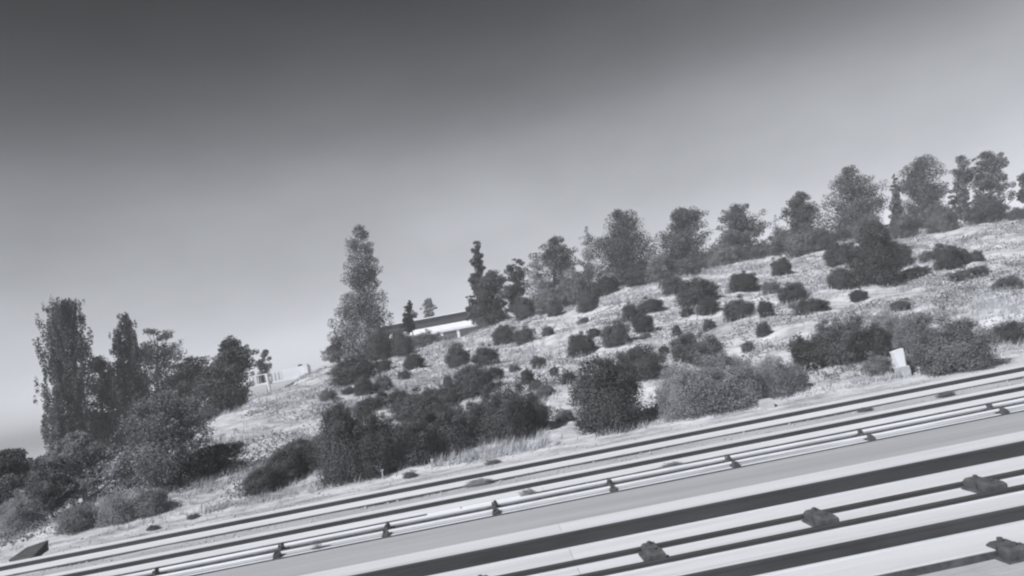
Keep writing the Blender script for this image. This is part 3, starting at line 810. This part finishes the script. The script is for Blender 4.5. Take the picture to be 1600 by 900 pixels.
x, y = visible_points(34000, rs, 13.4, 37)
den = fbm(x*.9, y*1.3, 58, 3)
keep = den > .47
x, y = x[keep], y[keep]
k = 7
n = len(x)*k
xx = np.repeat(x, k)+rs.normal(0, .11, n); yy = np.repeat(y, k)+rs.normal(0, .09, n)
zz = ground_z(xx, yy)+rs.random(n)**1.5*np.repeat(.16*rs.uniform(.5, 1.4, len(x)), k)
V, Fq, tt = leaves(np.stack([xx, yy, zz], 1), rs.normal(size=(n, 3))+[0, 0, .8], .03, rs, .5, .25)
tag(link('low_scrub', mesh_np('low_scrub', V, Fq, LEAF['mid'], tt*1.3)), 'grey low scrub patches among the dry grass', kind='stuff')

# ------------------------------------------------------------------ small structures
# low building beyond the ridge
Yb = 60.0
pL, pR = at_depth(640, 514, Yb), at_depth(752, 492, Yb)
zr, ze, zf, zw = at_depth(730, 484, Yb)[2], at_depth(725, 501, Yb)[2], at_depth(725, 513, Yb)[2], at_depth(725, 534, Yb)[2]
xl, xr = pL[0]-3, pR[0]+1.0
bd = empty('low_building', (xl, Yb, zw-1.0)); tag(bd, 'long low building with dark band and white fascia behind the ridge', 'building')
ox, oz = xl, zw-1.0
def bbox(name, x0, x1, y0, y1, z0, z1, mat, par=bd, c=0): 
    b = MB(); b.box(x0-ox, x1-ox, y0, y1, z0-oz, z1-oz, c); return b.build(name, MAT[mat], par)
bbox('wall', xl, xr, .6, 5, oz, zf-.003, 'wall')
bbox('upper_wall', xl, xr-.6, .55, 5, ze+.003, zr-.08, 'roofdark')
bbox('roof', xl-.2, xr-.5, .35, 5.2, zr-.077, zr, 'white')
b = MB(); b.extrude([(-.5, zf-oz), (.58, zf-oz), (.58, ze-oz), (.3, ze-oz), (-.5, zf+.15-oz)], 0, xr+.4-ox); b.build('white_canopy', MAT['white'], bd)
for px in (716, 690, 664):
    xp = at_depth(px, 520, Yb-.4)[0]; bbox('pillar', xp-.11, xp+.11, -.4, -.2, oz, zf-.003, 'white')
for px in range(644, 716, 6):
    xp = at_depth(px, 520, Yb-.45)[0]; bbox('baluster', xp-.03, xp+.03, -.47, -.43, zw, zf-.35, 'wall')
bbox('guard_rail', xl, at_depth(716, 520, Yb)[0]-.15, -.48, -.42, zf-.347, zf-.30, 'wall')

# white railed deck at the left shoulder
Yd = 41.0
def q(px, py): return at_depth(px, py, Yd)
dk = empty('railed_deck', q(418, 624)); tag(dk, 'small white deck with open railing on a thin white post, left shoulder of the slope', 'deck')
o3 = np.array(dk.location)
def dbox(name, a, c, y0, y1, mat, par=dk):
    b = MB(); b.box(a[0]-o3[0], c[0]-o3[0], y0, y1, min(a[2], c[2])-o3[2], max(a[2], c[2])-o3[2]); return b.build(name, MAT[mat], par)
zt, zd = q(418, 583)[2], q(418, 597)[2]
xL, xM, xR = q(385, 600)[0], q(441, 585)[0], q(478, 577)[0]
b = MB(); b.box(xL-o3[0], xR-o3[0], 0, 1.2, zd-.13-o3[2], zd-o3[2]); b.build('deck_floor', MAT['white'], dk)
b = MB(); b.box(xL-o3[0], xM-o3[0], .02, .07, zt-.05-o3[2], zt-o3[2]); b.build('top_rail', MAT['white'], dk)
for k in range(11):
    xk = xL+(xM-xL)*k/10-o3[0]
    b = MB(); b.box(xk-.018, xk+.018, .03, .06, zd+.002-o3[2], zt-.052-o3[2]); b.build('baluster', MAT['wall'], dk)
b = MB(); b.box(xM-o3[0], xR-o3[0], .01, 1.1, zd+.002-o3[2], zt+.06-o3[2]); b.build('parapet', MAT['white'], dk)
b = MB(); b.box(xR-.14-o3[0], xR+.1-o3[0], -.05, .3, zd-.9-o3[2], zt+.12-o3[2]); b.build('end_pier', MAT['white'], dk)
lp = q(425, 624)
b = MB(); b.tube([(lp[0]-o3[0], -.04, -.5), (q(421, 605)[0]-o3[0], -.05, zd-.3-o3[2]), (q(417, 585)[0]-o3[0], -.06, zt-o3[2])], [.07, .085, .10], 8); b.build('post', MAT['white'], dk)
pc = q(466, 571)
b = MB(); b.box(pc[0]-.1-o3[0], pc[0]+.1-o3[0], .3, .5, zt+.06-o3[2], zt+.16-o3[2], .02); b.build('roof_box', MAT['roofdark'], dk)

# pale marker beside the far track
P = on_plane(1413, 590, 0.02); P[1] = min(P[1], 13.2); gz = float(ground_z(P[0], 13.0)); d = 13.1
mk = empty('trackside_marker', (P[0], 13.0, gz)); tag(mk, 'pale tapered concrete marker standing by the big trackside shrubs', 'marker')
s = .8*d/F_PX
b = MB(); b.box(-10*s, 11*s, -.09, .09, -.06, 20*s, .012); b.build('base_block', MAT['stone'], mk)
b = MB(); b.add([(-6*s, -.05, 20*s), (7*s, -.05, 20*s), (7*s, .05, 20*s), (-6*s, .05, 20*s), (-14*s, -.05, 51*s), (9*s, -.05, 54*s), (9*s, .05, 54*s), (-14*s, .05, 51*s)],
                [(3, 2, 1, 0), (4, 5, 6, 7), (0, 1, 5, 4), (1, 2, 6, 5), (2, 3, 7, 6), (3, 0, 4, 7)]); b.build('marker_panel', MAT['cover'], mk)

def stick(px, py, hpx, label, y):
    P = at_depth(px, py, y); s = y/F_PX
    o = empty('marker_stake', (P[0], y, float(ground_z(P[0], y)))); tag(o, label, 'stake')
    b = MB(); b.tube([(0, 0, -.1), (0, 0, hpx*s)], [1.4*s, 1.1*s], 6); b.build('shaft', MAT['stone'], o)
    b = MB(); b.box(-2*s, 2*s, -.012, .012, hpx*s-.03, hpx*s, .004); b.build('cap', MAT['stone'], o)
stick(1440, 594, 13, 'tiny white stake right of the pale tapered marker', 12.9)
stick(599, 748, 15, 'thin pale stake in front of the dark hedge', 12.9)
stick(676, 725, 13, 'thin pale stake before the fourth hedge shrub', 13.0)
P = hit(1198, 637)
o = empty('concrete_block', (P[0], P[1], float(ground_z(P[0], P[1])))); tag(o, 'small pale concrete block in front of the soft grey scrub', 'block')
b = MB(); b.box(-.11, .11, -.09, .09, -.04, .12, .015); b.build('block_body', MAT['stone'], o); 
b = MB(); b.box(-.10, .10, -.075, .075, .121, .14, .006); b.build('lid', MAT['stone'], o)

# dark flat wedge on the verge at lower left
pts = [on_plane(px, py, .03) for px, py in ((14, 878), (50, 874), (76, 846), (42, 858))]
b = MB(); c0 = sum(pts)/4
b.add([(p-c0)*[1, 1, 0]+[0, 0, .0] for p in pts]+[(p-c0)*[1, 1, 0]+[0, 0, .03] for p in pts], [(3, 2, 1, 0), (4, 5, 6, 7), (0, 1, 5, 4), (1, 2, 6, 5), (2, 3, 7, 6), (3, 0, 4, 7)])
tag(b.build('ground_wedge', MAT['iron'], None, (c0[0], c0[1], .03)), 'dark flat wedge on the verge at lower left', 'sheet')

# loose stones on the verge
def stone_mesh(seed):
    r = np.random.default_rng(seed); b = MB(); lump(b, 0, 0, -.3, 1, .8, 1.0, seed); return b.mesh('stone', MAT['stone'])
sm = [stone_mesh(s) for s in (2, 5, 9)]
for i, (px, py, w, lab) in enumerate([(303, 806, 14, 'flat grey stone on the verge below the leafy tree'), (28, 858, 16, 'grey stone beside the dark wedge on the verge'),
                                      (508, 848, 16, 'pale stone beside the small weed next to the pipes'), (1040, 576, 9, 'small pale stone beside the egg shaped shrub')]):
    P = hit(px, py) if py < 840 and px != 508 else on_plane(px, py, .02)
    s = w*float((P-CAM)@FWD)/F_PX/2
    o = link('stone', sm[i % 3], None, tuple(P)); o.scale = (s, s*.8, s*.7); tag(o, lab, 'stone', 'loose stones')

# gravel lying on the verge and between the rails
rs = np.random.default_rng(77)
n = 6000
x = rs.uniform(-14, 20, n); band = rs.random(n)
y = np.where(band < .34, rs.uniform(9.92, 10.5, n), np.where(band < .55, rs.uniform(8.66, 9.0, n), np.where(band < .9, rs.uniform(11.62, 12.9, n)**1.0, rs.uniform(3.6, 4.35, n))))
z = np.where((y > 11.6), ground_z(x, y), .012)
r = rs.gamma(3.0, .003, n)+.005
oct_ = np.array([[1, 0, 0], [-1, 0, 0], [0, 1, 0], [0, -1, 0], [0, 0, 1], [0, 0, -.4]], float)
tri = np.array([[0, 2, 4], [2, 1, 4], [1, 3, 4], [3, 0, 4], [2, 0, 5], [1, 2, 5], [3, 1, 5], [0, 3, 5]])
a = rs.uniform(0, 6.28, n); ca, sa = np.cos(a), np.sin(a)
o = oct_[None]*(r[:, None, None]*rs.uniform(.7, 1.3, (n, 6, 3)))*np.array([1.2, .9, .75])
V = np.stack([o[..., 0]*ca[:, None]-o[..., 1]*sa[:, None]+x[:, None], o[..., 0]*sa[:, None]+o[..., 1]*ca[:, None]+y[:, None], o[..., 2]+z[:, None]+.003], -1).reshape(-1, 3)
Fq = (tri[None]+6*np.arange(n)[:, None, None]).reshape(-1, 3)
tag(link('gravel', mesh_np('gravel', V, Fq, MAT['stone'])), 'loose grey gravel on the verge and between the rails', kind='stuff')

# ------------------------------------------------------------------ haze volume added to lift the darks, like the window veil
hm = bpy.data.materials.new('haze'); hm.use_nodes = True
N, K = hm.node_tree.nodes, hm.node_tree.links
N.remove(N['Principled BSDF'])
pv = N.new('ShaderNodeVolumePrincipled')
pv.inputs['Color'].default_value = (.93, .95, 1, 1); pv.inputs['Density'].default_value = .003; pv.inputs['Anisotropy'].default_value = -.25
K.new(pv.outputs[0], N['Material Output'].inputs['Volume'])
b = MB(); b.box(-5060, 5060, -80, 5100, -3.2, 11.5)
tag(b.build('haze', hm), 'thin pale haze added over the whole place to lift the darks', kind='stuff')
